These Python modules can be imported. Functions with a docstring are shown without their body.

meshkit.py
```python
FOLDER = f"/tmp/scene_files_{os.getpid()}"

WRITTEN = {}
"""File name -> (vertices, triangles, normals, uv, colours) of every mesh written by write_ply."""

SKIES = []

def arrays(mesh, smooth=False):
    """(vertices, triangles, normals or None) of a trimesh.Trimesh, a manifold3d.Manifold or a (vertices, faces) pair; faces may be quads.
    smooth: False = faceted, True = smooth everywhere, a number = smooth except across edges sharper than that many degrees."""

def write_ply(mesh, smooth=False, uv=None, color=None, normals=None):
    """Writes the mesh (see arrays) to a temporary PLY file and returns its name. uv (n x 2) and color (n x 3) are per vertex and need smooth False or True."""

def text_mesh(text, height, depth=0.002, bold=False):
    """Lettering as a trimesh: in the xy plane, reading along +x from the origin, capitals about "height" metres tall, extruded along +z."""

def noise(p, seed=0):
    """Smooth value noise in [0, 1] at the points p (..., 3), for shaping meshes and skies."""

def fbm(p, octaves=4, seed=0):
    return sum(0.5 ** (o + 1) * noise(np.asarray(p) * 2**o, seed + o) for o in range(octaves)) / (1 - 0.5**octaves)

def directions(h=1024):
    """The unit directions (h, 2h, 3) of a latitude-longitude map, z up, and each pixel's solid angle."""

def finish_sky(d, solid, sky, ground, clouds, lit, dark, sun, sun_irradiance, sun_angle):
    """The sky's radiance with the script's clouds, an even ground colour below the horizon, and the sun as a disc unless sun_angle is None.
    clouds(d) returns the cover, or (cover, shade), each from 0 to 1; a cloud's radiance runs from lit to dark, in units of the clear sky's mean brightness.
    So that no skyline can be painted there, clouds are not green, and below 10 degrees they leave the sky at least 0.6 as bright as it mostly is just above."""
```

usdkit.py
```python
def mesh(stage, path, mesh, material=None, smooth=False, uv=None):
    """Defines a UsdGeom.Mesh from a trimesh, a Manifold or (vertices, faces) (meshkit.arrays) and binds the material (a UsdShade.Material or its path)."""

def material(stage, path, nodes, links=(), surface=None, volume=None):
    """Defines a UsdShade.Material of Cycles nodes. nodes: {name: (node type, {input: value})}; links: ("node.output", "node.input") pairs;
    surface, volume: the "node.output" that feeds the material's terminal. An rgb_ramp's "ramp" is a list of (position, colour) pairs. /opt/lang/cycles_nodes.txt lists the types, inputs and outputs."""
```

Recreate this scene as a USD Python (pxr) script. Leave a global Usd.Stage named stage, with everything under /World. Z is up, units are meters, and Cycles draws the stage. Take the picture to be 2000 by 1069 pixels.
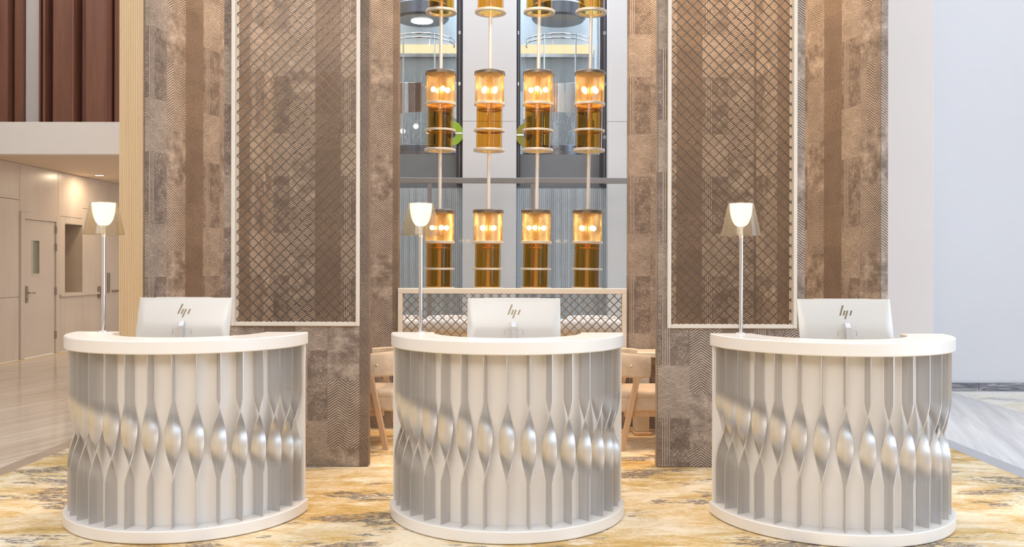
import math, random
import numpy as np
import trimesh
import usdkit
from pxr import Usd, UsdGeom, UsdLux, UsdShade, Gf, Sdf
from shapely.geometry import Polygon, box as sbox

stage = Usd.Stage.CreateInMemory()
UsdGeom.SetStageUpAxis(stage, 'Z')
UsdGeom.SetStageMetersPerUnit(stage, 1.0)
UsdGeom.Xform.Define(stage, '/World')
UsdGeom.Scope.Define(stage, '/World/Looks')
rnd = random.Random(7)

# ------------------------------------------------------------------ camera
F, HC, HY = 1768.0, 1.51, 520.0          # focal length in pixels, eye height, horizon row
cam = UsdGeom.Camera.Define(stage, '/World/camera')
cam.CreateHorizontalApertureAttr(36.0)
cam.CreateVerticalApertureAttr(36.0 * 1069 / 2000)
cam.CreateFocalLengthAttr(36.0 * F / 2000)
cam.CreateVerticalApertureOffsetAttr(-14.5 / 2000 * 36)
cam.CreateClippingRangeAttr(Gf.Vec2f(0.05, 200))
cam.AddTranslateOp().Set(Gf.Vec3d(0, 0, HC))
cam.AddRotateXYZOp().Set(Gf.Vec3f(90, 0, 0))
cam.AddRotateZOp(opSuffix='roll').Set(0.12)
cam.CreateExposureAttr(0.08)

# ------------------------------------------------------------------ light
def rect_light(name, loc, rot, w, h, color, power):
    l = UsdLux.RectLight.Define(stage, '/World/' + name)
    l.CreateWidthAttr(w); l.CreateHeightAttr(h)
    l.CreateColorAttr(Gf.Vec3f(*color)); l.CreateIntensityAttr(power)
    l.AddTranslateOp().Set(Gf.Vec3d(*loc)); l.AddRotateXYZOp().Set(Gf.Vec3f(*rot))
    return l

dome = UsdLux.DomeLight.Define(stage, '/World/skylight')
dome.CreateColorAttr(Gf.Vec3f(0.95, 0.97, 1.0)); dome.CreateIntensityAttr(0.42)
rect_light('window_daylight', (9.8, 0.5, 3.2), (0, 90, 0), 5.0, 9.0, (0.58, 0.77, 1.0), 3.4)
rect_light('added_front_light', (-2.5, -3.5, 6.4), (40, 0, 0), 6.0, 3.0, (1.0, 0.95, 0.90), 4.4)  # unseen area light added behind the viewer for frontal light on the desks
rect_light('alcove_luminaire_left', (-1.75, 7.65, 6.0), (0, 0, 0), 0.9, 0.9, (1.0, 0.74, 0.48), 44.0)
rect_light('alcove_luminaire_right', (1.75, 7.65, 6.0), (0, 0, 0), 0.9, 0.9, (1.0, 0.68, 0.39), 80.0)
rect_light('added_atrium_light', (0, 12.9, 6.5), (-10, 0, 0), 4.5, 2.6, (0.84, 0.92, 1.0), 7.0)  # unseen area light added to make the elevator background brighter and bluer

# ------------------------------------------------------------------ naming, prims
taken = {}
def numbered(path):
    k = taken.get(path, 0); taken[path] = k + 1
    return path if k == 0 else f'{path}_{k:03d}'

def tag(prim, label=None, cat=None, group=None, kind=None):
    p = prim.GetPrim() if hasattr(prim, 'GetPrim') else prim
    for k, v in (('label', label), ('category', cat), ('group', group), ('kind', kind)):
        if v: p.SetCustomDataByKey(k, v)
    return p

def obj(name, mesh, m, parent=None, smooth=False, uv=None, label=None, kind=None):
    base = str(parent.GetPath()) if parent is not None else '/World'
    path = numbered(base + '/' + name)
    g = usdkit.mesh(stage, path, mesh, M[m], smooth=smooth, uv=uv)
    tag(g, label=label, kind=kind)
    return g.GetPrim()

def thing(name, label, cat, loc=(0, 0, 0), rotz=0.0, group=None, kind=None, roty=0.0):
    x = UsdGeom.Xform.Define(stage, numbered('/World/' + name))
    x.AddTranslateOp().Set(Gf.Vec3d(*map(float, loc)))
    if roty: x.AddRotateYOp().Set(float(roty))
    if rotz: x.AddRotateZOp().Set(float(rotz))
    tag(x, label, cat, group, kind)
    return x.GetPrim()

def struct(name, mesh, m, label, cat=None, smooth=False, uv=None):
    p = obj(name, mesh, m, None, smooth, uv)
    tag(p, label, cat or name.split('_')[0], kind='structure')
    return p

def struct_group(name, label, cat):
    return thing(name, label, cat, kind='structure')

def dup(src, label, loc, rotz=0.0, group=None, roty=0.0, cat=None):
    base = '/World/' + src.GetName()
    x = UsdGeom.Xform.Define(stage, numbered(base))
    x.AddTranslateOp().Set(Gf.Vec3d(*map(float, loc)))
    if roty: x.AddRotateYOp().Set(float(roty))
    if rotz: x.AddRotateZOp().Set(float(rotz))
    p = x.GetPrim()
    p.GetReferences().AddInternalReference(src.GetPath())
    x.SetXformOpOrder(x.GetOrderedXformOps())
    p.SetInstanceable(True)
    was = src.GetCustomData()
    tag(p, label, cat or was['category'], group or was.get('group'))
    return p

# ------------------------------------------------------------------ shapes
def cat(*ms):
    ms = [m for m in ms if m is not None]
    return trimesh.util.concatenate([m if isinstance(m, trimesh.Trimesh) else trimesh.Trimesh(*m, process=False) for m in ms])

def rbox(x0, x1, y0, y1, z0, z1, b=0.004):
    b = min(b, (x1 - x0) * .45, (y1 - y0) * .45, (z1 - z0) * .45)
    P = []
    for x, sx in ((x0, 1), (x1, -1)):
        for y, sy in ((y0, 1), (y1, -1)):
            for z, sz in ((z0, 1), (z1, -1)):
                P += [(x + sx * b, y + sy * b, z), (x + sx * b, y, z + sz * b), (x, y + sy * b, z + sz * b)]
    return trimesh.convex.convex_hull(np.array(P))

def bx(x0, x1, y0, y1, z0, z1):
    m = trimesh.creation.box((x1 - x0, y1 - y0, z1 - z0))
    m.apply_translation(((x0 + x1) / 2, (y0 + y1) / 2, (z0 + z1) / 2))
    return m

def lathe(profile, a0=0.0, a1=360.0, n=48, c=(0, 0, 0)):
    """closed (r, z) profile swept about z from a0 to a1 degrees; capped when open"""
    P = np.array(profile, float); k = len(P)
    full = abs(a1 - a0 - 360) < 1e-6
    A = np.radians(np.linspace(a0, a1, n + 1))
    if full: A = A[:-1]
    V = np.array([[r * math.cos(a), r * math.sin(a), z] for a in A for r, z in P])
    Fc = []
    na = len(A)
    for i in range(na if full else na - 1):
        j = (i + 1) % na
        for q in range(k):
            w = (q + 1) % k
            a, b, cc, d = i * k + q, j * k + q, j * k + w, i * k + w
            Fc += [(a, b, cc), (a, cc, d)]
    V = list(V)
    if not full:
        tri = trimesh.creation.triangulate_polygon(Polygon(P), engine='earcut')
        tv, tf = tri
        for i, flip in ((0, False), (na - 1, True)):
            base = len(V)
            for r, z in tv: V.append((r * math.cos(A[i]), r * math.sin(A[i]), z))
            for t in tf: Fc.append(tuple(base + x for x in (t[::-1] if flip else t)))
    m = trimesh.Trimesh(np.array(V), np.array(Fc), process=False)
    m.fix_normals() if full else None
    m.apply_translation(c)
    return m

def tube(path, r, n=10, closed=False):
    P = np.array(path, float); N = len(P)
    V, Fc = [], []
    up = np.array([0.0, 0.0, 1.0])
    for i in range(N):
        t = (P[(i + 1) % N] - P[i - 1]) if closed else P[min(i + 1, N - 1)] - P[max(i - 1, 0)]
        t = t / np.linalg.norm(t)
        s = np.cross(t, up)
        if np.linalg.norm(s) < 1e-3: s = np.cross(t, [0, 1, 0])
        s /= np.linalg.norm(s); u = np.cross(s, t)
        for k in range(n):
            a = 2 * math.pi * k / n
            V.append(P[i] + r * (math.cos(a) * s + math.sin(a) * u))
    for i in range(N if closed else N - 1):
        j = (i + 1) % N
        for k in range(n):
            w = (k + 1) % n
            Fc += [(i * n + k, j * n + w, j * n + k), (i * n + k, i * n + w, j * n + w)]
    if not closed:
        for i, f in ((0, 1), (N - 1, -1)):
            V.append(P[i]); cidx = len(V) - 1
            for k in range(n):
                w = (k + 1) % n
                Fc.append((cidx, i * n + w, i * n + k) if f > 0 else (cidx, i * n + k, i * n + w))
    return trimesh.Trimesh(np.array(V), np.array(Fc), process=False)

def cyl(x, y, z0, z1, r0, r1=None, n=24, b=0.0):
    r1 = r0 if r1 is None else r1
    pr = [(0, z0), (r0 - b, z0), (r0, z0 + b), (r1, z1 - b), (r1 - b, z1), (0, z1)] if b else [(0, z0), (r0, z0), (r1, z1), (0, z1)]
    return lathe(pr, n=n, c=(x, y, 0))

def beam(p0, p1, w, d, b=0.0):
    """bar from p0 to p1; w across, d along the horizontal-ish second axis"""
    p0, p1 = np.array(p0, float), np.array(p1, float)
    t = p1 - p0; L = np.linalg.norm(t); t /= L
    ref = np.array([0, 1.0, 0]) if abs(t[1]) < 0.9 else np.array([0, 0, 1.0])
    s = np.cross(t, ref); s /= np.linalg.norm(s); u = np.cross(s, t)
    m = rbox(-w / 2, w / 2, -d / 2, d / 2, 0, L, b) if b else bx(-w / 2, w / 2, -d / 2, d / 2, 0, L)
    T = np.eye(4); T[:3, 0] = s; T[:3, 1] = u; T[:3, 2] = t; T[:3, 3] = p0
    if np.linalg.det(T[:3, :3]) < 0: T[:3, 0] *= -1
    m.apply_transform(T); return m

def extrude(poly, h, T=None):
    m = trimesh.creation.extrude_polygon(poly, h, engine='earcut')
    if T is not None: m.apply_transform(T)
    return m

XZ = np.array([[1, 0, 0, 0], [0, 0, -1, 0], [0, 1, 0, 0], [0, 0, 0, 1.0]])   # xy polygon -> xz, extruded to -y

def upright(poly, y_front, depth):
    """polygon in (x, z), front face at y_front, going back by depth"""
    m = extrude(poly, depth, XZ); m.apply_translation((0, y_front + depth, 0)); return m

def at(px, py, d):
    return np.array([(px - 1000) / F * d, d, HC + (HY - py) / F * d])
def X_(px, d): return (px - 1000) / F * d
def Z_(py, d): return HC + (HY - py) / F * d

def flat(m):
    """unshared vertices, for planar uv"""
    v = m.vertices[m.faces.ravel()]
    return trimesh.Trimesh(v, np.arange(len(v)).reshape(-1, 3), process=False)

# ------------------------------------------------------------------ materials
M = {}
class Sock(str): pass
class G:
    def __init__(self): self.nodes, self.links, self.k = {}, [], 0
    def n(self, kind, out, **inp):
        self.k += 1; name = f'n{self.k}'
        vals = {}
        for a, v in inp.items():
            if isinstance(v, Sock): self.links.append((str(v), f'{name}.{a}'))
            else: vals[a] = v
        self.nodes[name] = (kind, vals)
        return Sock(f'{name}.{out}')
    def more(self, sock, out): return Sock(sock.split('.')[0] + '.' + out)
    def m(self, op, a, b=None, c=None, clamp=False):
        d = dict(math_type=op, value1=a)
        if b is not None: d['value2'] = b
        if c is not None: d['value3'] = c
        if clamp: d['use_clamp'] = True
        return self.n('math', 'value', **d)
    def add(s, a, b): return s.m('add', a, b)
    def sub(s, a, b): return s.m('subtract', a, b)
    def mul(s, a, b): return s.m('multiply', a, b)
    def div(s, a, b): return s.m('divide', a, b)
    def fract(s, a): return s.m('fraction', a)
    def fmod(s, a, b): return s.m('floored_modulo', a, b)
    def floor(s, a): return s.m('floor', a)
    def lt(s, a, b): return s.m('less_than', a, b)
    def gt(s, a, b): return s.m('greater_than', a, b)
    def mixf(s, f, a, b): return s.add(a, s.mul(f, s.sub(b, a)))
    def mixc(s, f, a, b, t='mix'): return s.n('mix_color', 'result', blend_type=t, fac=f, a=a, b=b)
    def smooth(s, x, e0, e1): return s.n('map_range', 'result', range_type='smoothstep', value=x, from_min=e0, from_max=e1, to_min=0.0, to_max=1.0)
    def noise(s, vec, scale=1.0, detail=2.0, rough=0.5, dist=0.0): return s.n('noise_texture', 'fac', vector=vec, scale=scale, detail=detail, roughness=rough, distortion=dist)
    def map(s, vec, scale=(1, 1, 1), rot=(0, 0, 0), loc=(0, 0, 0)): return s.n('mapping', 'vector', vector=vec, scale=scale, rotation=rot, location=loc)
    def ramp(s, f, stops): return s.n('rgb_ramp', 'color', fac=f, ramp=stops)
    def obj(s): return s.n('texture_coordinate', 'object')
    def pos(s): return s.n('geometry', 'position')
    def bump(s, h, dist=0.002, strength=0.5): return s.n('bump', 'normal', height=h, distance=dist, strength=strength)
    def bsdf(s, **kw): return s.n('principled_bsdf', 'BSDF', **kw)
    def done(s, name, surf): M[name] = usdkit.material(stage, '/World/Looks/' + name, s.nodes, s.links, surface=str(surf)); return M[name]

def plain(name, color, rough=0.5, metal=0.0, grain=0.04, scale=6.0, **kw):
    """a plain paint or metal with slight mottling"""
    g = G(); n = g.noise(g.obj(), scale, 3)
    c = g.ramp(n, [(0.3, tuple(x * (1 - grain) for x in color)), (0.7, tuple(min(1, x * (1 + grain)) for x in color))])
    g.done(name, g.bsdf(base_color=c, roughness=rough, metallic=metal, **kw))

def emitter(name, color, strength):
    g = G(); g.done(name, g.n('emission', 'emission', color=color, strength=strength))

def pane(name, tint, ior=1.5, rough=0.0, gloss=(1, 1, 1), boost=1.0):
    g = G()
    t = g.n('transparent_bsdf', 'BSDF', color=tint); r = g.n('glossy_bsdf', 'BSDF', color=gloss, roughness=rough)
    f = g.mul(g.n('fresnel', 'fac', IOR=ior), g.sub(1.0, g.n('geometry', 'backfacing')))
    if boost != 1.0: f = g.m('multiply', f, boost, clamp=True)
    g.done(name, g.n('mix_closure', 'closure', fac=f, closure1=t, closure2=r))

plain('white_top', (0.81, 0.79, 0.765), 0.28, grain=0.012)
plain('white_drum', (0.82, 0.795, 0.775), 0.4, grain=0.015, scale=3)
plain('white_frame', (0.74, 0.68, 0.60), 0.35, grain=0.03)
plain('pewter', (0.63, 0.61, 0.58), 0.35, 0.6, grain=0.03)
plain('plaster_white', (0.80, 0.78, 0.76), 0.7, grain=0.012, scale=1.2)
plain('beam_white', (0.90, 0.885, 0.86), 0.6, grain=0.01)
plain('plaster_cool_lit', (0.70, 0.71, 0.75), 0.7, grain=0.015, scale=0.8)  # white paint with the cool daylight tint put into its colour
plain('plaster_pink', (0.74, 0.69, 0.67), 0.7, grain=0.012, scale=1.2)
plain('plaster_beige', (0.55, 0.47, 0.39), 0.7, grain=0.02, scale=1.2)
plain('soffit_paint', (0.74, 0.60, 0.46), 0.7, grain=0.012)
plain('chrome', (0.82, 0.82, 0.84), 0.08, 1.0, grain=0.0)
plain('steel', (0.55, 0.56, 0.58), 0.22, 1.0, grain=0.02)
plain('dark_steel', (0.16, 0.16, 0.18), 0.3, 0.7, grain=0.05)
plain('bronze_panel', (0.42, 0.30, 0.24), 0.12, 0.9, grain=0.04)
plain('grey_frame', (0.27, 0.265, 0.27), 0.45, 0.1, grain=0.03)
plain('shaft_grey', (0.20, 0.215, 0.235), 0.5, grain=0.03)
plain('shaft_wall', (0.50, 0.56, 0.61), 0.6, grain=0.03)
plain('shaft_light', (0.62, 0.70, 0.76), 0.4, grain=0.03)
plain('shaft_mid', (0.36, 0.39, 0.40), 0.4, grain=0.05)
plain('panel_white', (0.74, 0.75, 0.78), 0.6, grain=0.012, scale=1.2)
plain('olive_wheel', (0.30, 0.27, 0.04), 0.45, grain=0.04)
plain('rail_black', (0.055, 0.055, 0.07), 0.4, 0.3, grain=0.05)
plain('green_wheel', (0.36, 0.60, 0.05), 0.45, grain=0.04)
plain('brass_mesh', (0.70, 0.48, 0.20), 0.3, 0.8, grain=0.03)
plain('lantern_cap', (0.21, 0.175, 0.145), 0.35, 0.7, grain=0.03)
plain('lantern_ring', (0.70, 0.64, 0.56), 0.35, 0.3, grain=0.02)
plain('rod_satin', (0.82, 0.78, 0.73), 0.28, 0.4, grain=0.01)
plain('monitor_shell', (0.60, 0.58, 0.545), 0.35, 0.15, grain=0.01)
plain('monitor_silver', (0.68, 0.68, 0.70), 0.25, 0.7, grain=0.01)
plain('black_gloss', (0.015, 0.015, 0.017), 0.15)
plain('logo_bronze', (0.19, 0.145, 0.09), 0.3, 0.5)
plain('seam_grey', (0.36, 0.34, 0.32), 0.5)
plain('dark_void', (0.03, 0.028, 0.026), 0.8)
plain('table_cream', (0.72, 0.63, 0.52), 0.4, grain=0.03)
plain('sofa_white', (0.86, 0.84, 0.83), 0.5, grain=0.03)
plain('sofa_tan', (0.82, 0.62, 0.42), 0.55, grain=0.05)
plain('hinge_metal', (0.40, 0.34, 0.28), 0.3, 0.8)
plain('door_glass', (0.27, 0.28, 0.22), 0.1)
plain('door_laminate', (0.58, 0.49, 0.415), 0.35, grain=0.03, scale=2)
plain('niche_paint', (0.50, 0.42, 0.34), 0.6)
emitter('bulb_glow', (1.0, 0.72, 0.36), 26.0)
emitter('opal_glow', (1.0, 0.93, 0.80), 1.9)
emitter('warm_band_glow', (1.0, 0.76, 0.44), 1.15)
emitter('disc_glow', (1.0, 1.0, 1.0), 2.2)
emitter('downlight_glow', (1.0, 0.90, 0.72), 9.0)
pane('amber_glass', (0.93, 0.76, 0.41), 1.5)
pane('clear_glass', (0.96, 0.97, 0.975), 1.36)
pane('panel_glass', (0.965, 0.965, 0.96), 1.2)
pane('cabin_glass', (0.96, 0.98, 0.99), 1.35)
g = G()
t_ = g.n('transparent_bsdf', 'BSDF', color=(0.90, 0.865, 0.79)); r_ = g.n('glossy_bsdf', 'BSDF', color=(1, 1, 1), roughness=0.02)
tl = g.n('translucent_bsdf', 'BSDF', color=(0.85, 0.78, 0.64))
f_ = g.mul(g.n('fresnel', 'fac', IOR=1.5), g.sub(1.0, g.n('geometry', 'backfacing')))
b_ = g.n('mix_closure', 'closure', fac=0.10, closure1=t_, closure2=tl)
g.done('smoke_shade', g.n('mix_closure', 'closure', fac=f_, closure1=b_, closure2=r_))

# anodised aluminium fins
g = G(); o = g.obj()
n = g.noise(g.map(o, (60, 60, 1.2)), 1.0, 3)
c = g.ramp(n, [(0.3, (0.60, 0.59, 0.585)), (0.7, (0.67, 0.66, 0.655))])
g.done('satin_aluminium', g.bsdf(base_color=c, metallic=0.8, roughness=0.4, normal=g.bump(g.noise(o, 400, 1), 0.0004, 0.15)))

# drum laminate uses white_drum; lattice bars
plain('lattice_metal', (0.15, 0.125, 0.105), 0.34, 0.75, grain=0.02)

plain('screen_metal', (0.27, 0.22, 0.175), 0.35, 0.6, grain=0.02)
# suede upholstery and beech
g = G(); o = g.obj(); n = g.noise(o, 14, 4, 0.6)
c = g.ramp(n, [(0.3, (0.54, 0.42, 0.305)), (0.7, (0.68, 0.55, 0.42))])
g.done('tan_suede', g.bsdf(base_color=c, roughness=0.75, sheen_weight=0.3, normal=g.bump(n, 0.004, 0.3)))
g = G(); o = g.obj(); n = g.noise(g.map(o, (30, 30, 2.5)), 1.0, 4, 0.6, 0.6)
c = g.ramp(n, [(0.3, (0.55, 0.36, 0.22)), (0.7, (0.66, 0.46, 0.30))])
g.done('beech', g.bsdf(base_color=c, roughness=0.45))
g = G(); o = g.obj(); n = g.noise(g.map(o, (9, 9, 0.7)), 1.0, 5, 0.6, 0.3)
c = g.ramp(n, [(0.25, (0.20, 0.082, 0.052)), (0.75, (0.30, 0.135, 0.086))])
g.done('walnut_panel', g.bsdf(base_color=c, roughness=0.5))
g = G(); o = g.obj(); n = g.noise(g.map(o, (14, 14, 0.6)), 1.0, 4, 0.6)
c = g.ramp(n, [(0.3, (0.76, 0.58, 0.36)), (0.7, (0.82, 0.65, 0.42))])
g.done('maple_slats', g.bsdf(base_color=c, roughness=0.5))
g = G(); o = g.obj(); n = g.noise(g.map(o, (0.9, 2.2, 0.5)), 1.0, 5, 0.55, 0.4)
c = g.ramp(n, [(0.25, (0.55, 0.455, 0.375)), (0.75, (0.66, 0.56, 0.475))])
g.done('stone_beige', g.bsdf(base_color=c, roughness=0.30, specular_ior_level=0.5))
g = G(); o = g.obj(); n = g.noise(g.map(o, (3.0, 1, 26)), 1.0, 6, 0.6, 1.2)
c = g.ramp(n, [(0.36, (0.13, 0.13, 0.155)), (0.52, (0.24, 0.24, 0.27)), (0.64, (0.46, 0.46, 0.50))])
g.done('baseboard_marble', g.bsdf(base_color=c, roughness=0.25))
g = G(); o = g.obj(); n = g.noise(g.map(o, (7, 7, 1.3)), 1.0, 3, 0.5, 1.6)
w = g.m('sine', g.mul(n, 60.0)); w = g.smooth(w, 0.2, 1.0)
c = g.ramp(w, [(0, (0.34, 0.37, 0.40)), (1, (0.50, 0.53, 0.56))])
g.done('veined_grey', g.bsdf(base_color=c, roughness=0.2))
g = G(); o = g.obj(); s = g.n('separate_xyz', 'x', vector=o)
n = g.noise(g.map(o, (22, 1, 0.2)), 1.0, 4, 0.7)
c = g.ramp(n, [(0.3, (0.42, 0.47, 0.52)), (0.7, (0.66, 0.71, 0.76))])
g.done('curtain_blue_grey', g.bsdf(base_color=c, roughness=0.6))

# floors -------------------------------------------------------------
def marble_floor(name, lo, mid, hi, rough):
    g = G(); p = g.map(g.pos(), (1, 1, 1), (0, 0, math.radians(18)))
    a = g.noise(g.map(p, (13.0, 0.5, 1)), 1.0, 5, 0.62, 0.5)
    b = g.noise(g.map(p, (1.6, 0.12, 1)), 1.0, 3, 0.5, 0.3)
    v = g.mixf(0.3, a, b)
    c = g.ramp(v, [(0.36, lo), (0.5, mid), (0.62, hi)])
    g.done(name, g.bsdf(base_color=c, roughness=rough))
marble_floor('marble_warm_lit', (0.50, 0.39, 0.29), (0.62, 0.50, 0.39), (0.74, 0.63, 0.51), 0.13)  # same stone as the right floor; warm light put into its colour
marble_floor('marble_cool_lit', (0.54, 0.53, 0.54), (0.67, 0.66, 0.67), (0.80, 0.79, 0.79), 0.3)  # same stone as the left floor; cool light put into its colour
plain('marble_border', (0.40, 0.40, 0.43), 0.2, grain=0.06, scale=3)
plain('marble_border_warm_lit', (0.42, 0.32, 0.24), 0.2, grain=0.08, scale=3)  # border stone with the warm light put into its colour
plain('stone_yellow', (0.66, 0.50, 0.27), 0.2, grain=0.15, scale=2)

def carpet(name, cream, ochre, dark, shift, gold=0.5):
    g = G(); p = g.map(g.pos(), (1, 1, 1), (0, 0, 0), (shift, 0, 0))
    big = g.noise(g.map(p, (0.9, 1.7, 1)), 1.0, 3, 0.55, 0.8)
    mid = g.noise(g.map(p, (3.0, 7.0, 1)), 1.0, 6, 0.72, 0.8)
    fine = g.noise(g.map(p, (26, 74, 1)), 1.0, 5, 0.8, 0.4)
    f = g.add(g.mul(big, 0.38), g.add(g.mul(mid, 0.34), g.mul(fine, 0.28)))
    lightc = (min(1, cream[0] * 1.06), min(1, cream[1] * 1.10), min(1, cream[2] * 1.25))
    midc = tuple(0.55 * a + 0.45 * b for a, b in zip(cream, ochre))
    dk_ = (ochre[0] * .62, ochre[1] * .56, ochre[2] * .62)
    o_ = -0.018 * gold
    c1 = g.ramp(f, [(0.36 + o_, lightc), (0.45 + o_, cream), (0.50 + o_, midc), (0.56 + o_, ochre), (0.66 + o_, dk_)])
    c1 = g.mixc(g.mul(g.smooth(g.noise(g.map(p, (4, 10, 1), loc=(9, 4, 0)), 1.0, 6, 0.75), 0.53, 0.66), 0.8), c1, lightc)
    # torn dark brush marks
    m1 = g.noise(g.map(p, (1.25, 2.3, 1), loc=(3.3, 7.1, 0)), 1.0, 3, 0.55, 0.4)
    m2 = g.noise(g.map(p, (4.2, 15, 1), loc=(1.3, 2.1, 0)), 1.0, 5, 0.75, 0.9)
    d = g.smooth(g.add(g.mul(m1, 0.60), g.mul(m2, 0.40)), 0.535, 0.568)
    d = g.mul(d, g.smooth(g.noise(g.map(p, (24, 75, 1)), 1.0, 3, 0.7), 0.40, 0.52))
    c2 = g.mixc(g.mul(d, 0.9), c1, dark)
    pile = g.noise(p, 260, 2, 0.6)
    c3 = g.mixc(g.mul(g.sub(pile, 0.5), 0.5), c2, (1, 1, 1), 'soft_light')
    g.done(name, g.bsdf(base_color=c2, roughness=0.9, sheen_weight=0.2, specular_ior_level=0.15, normal=g.bump(pile, 0.003, 0.4)))
carpet('carpet_gold', (0.84, 0.72, 0.52), (0.60, 0.385, 0.105), (0.085, 0.066, 0.075), 0.0, 0.75)
carpet('carpet_pale', (0.86, 0.85, 0.83), (0.74, 0.68, 0.52), (0.42, 0.42, 0.45), 5.0, -0.4)

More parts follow.
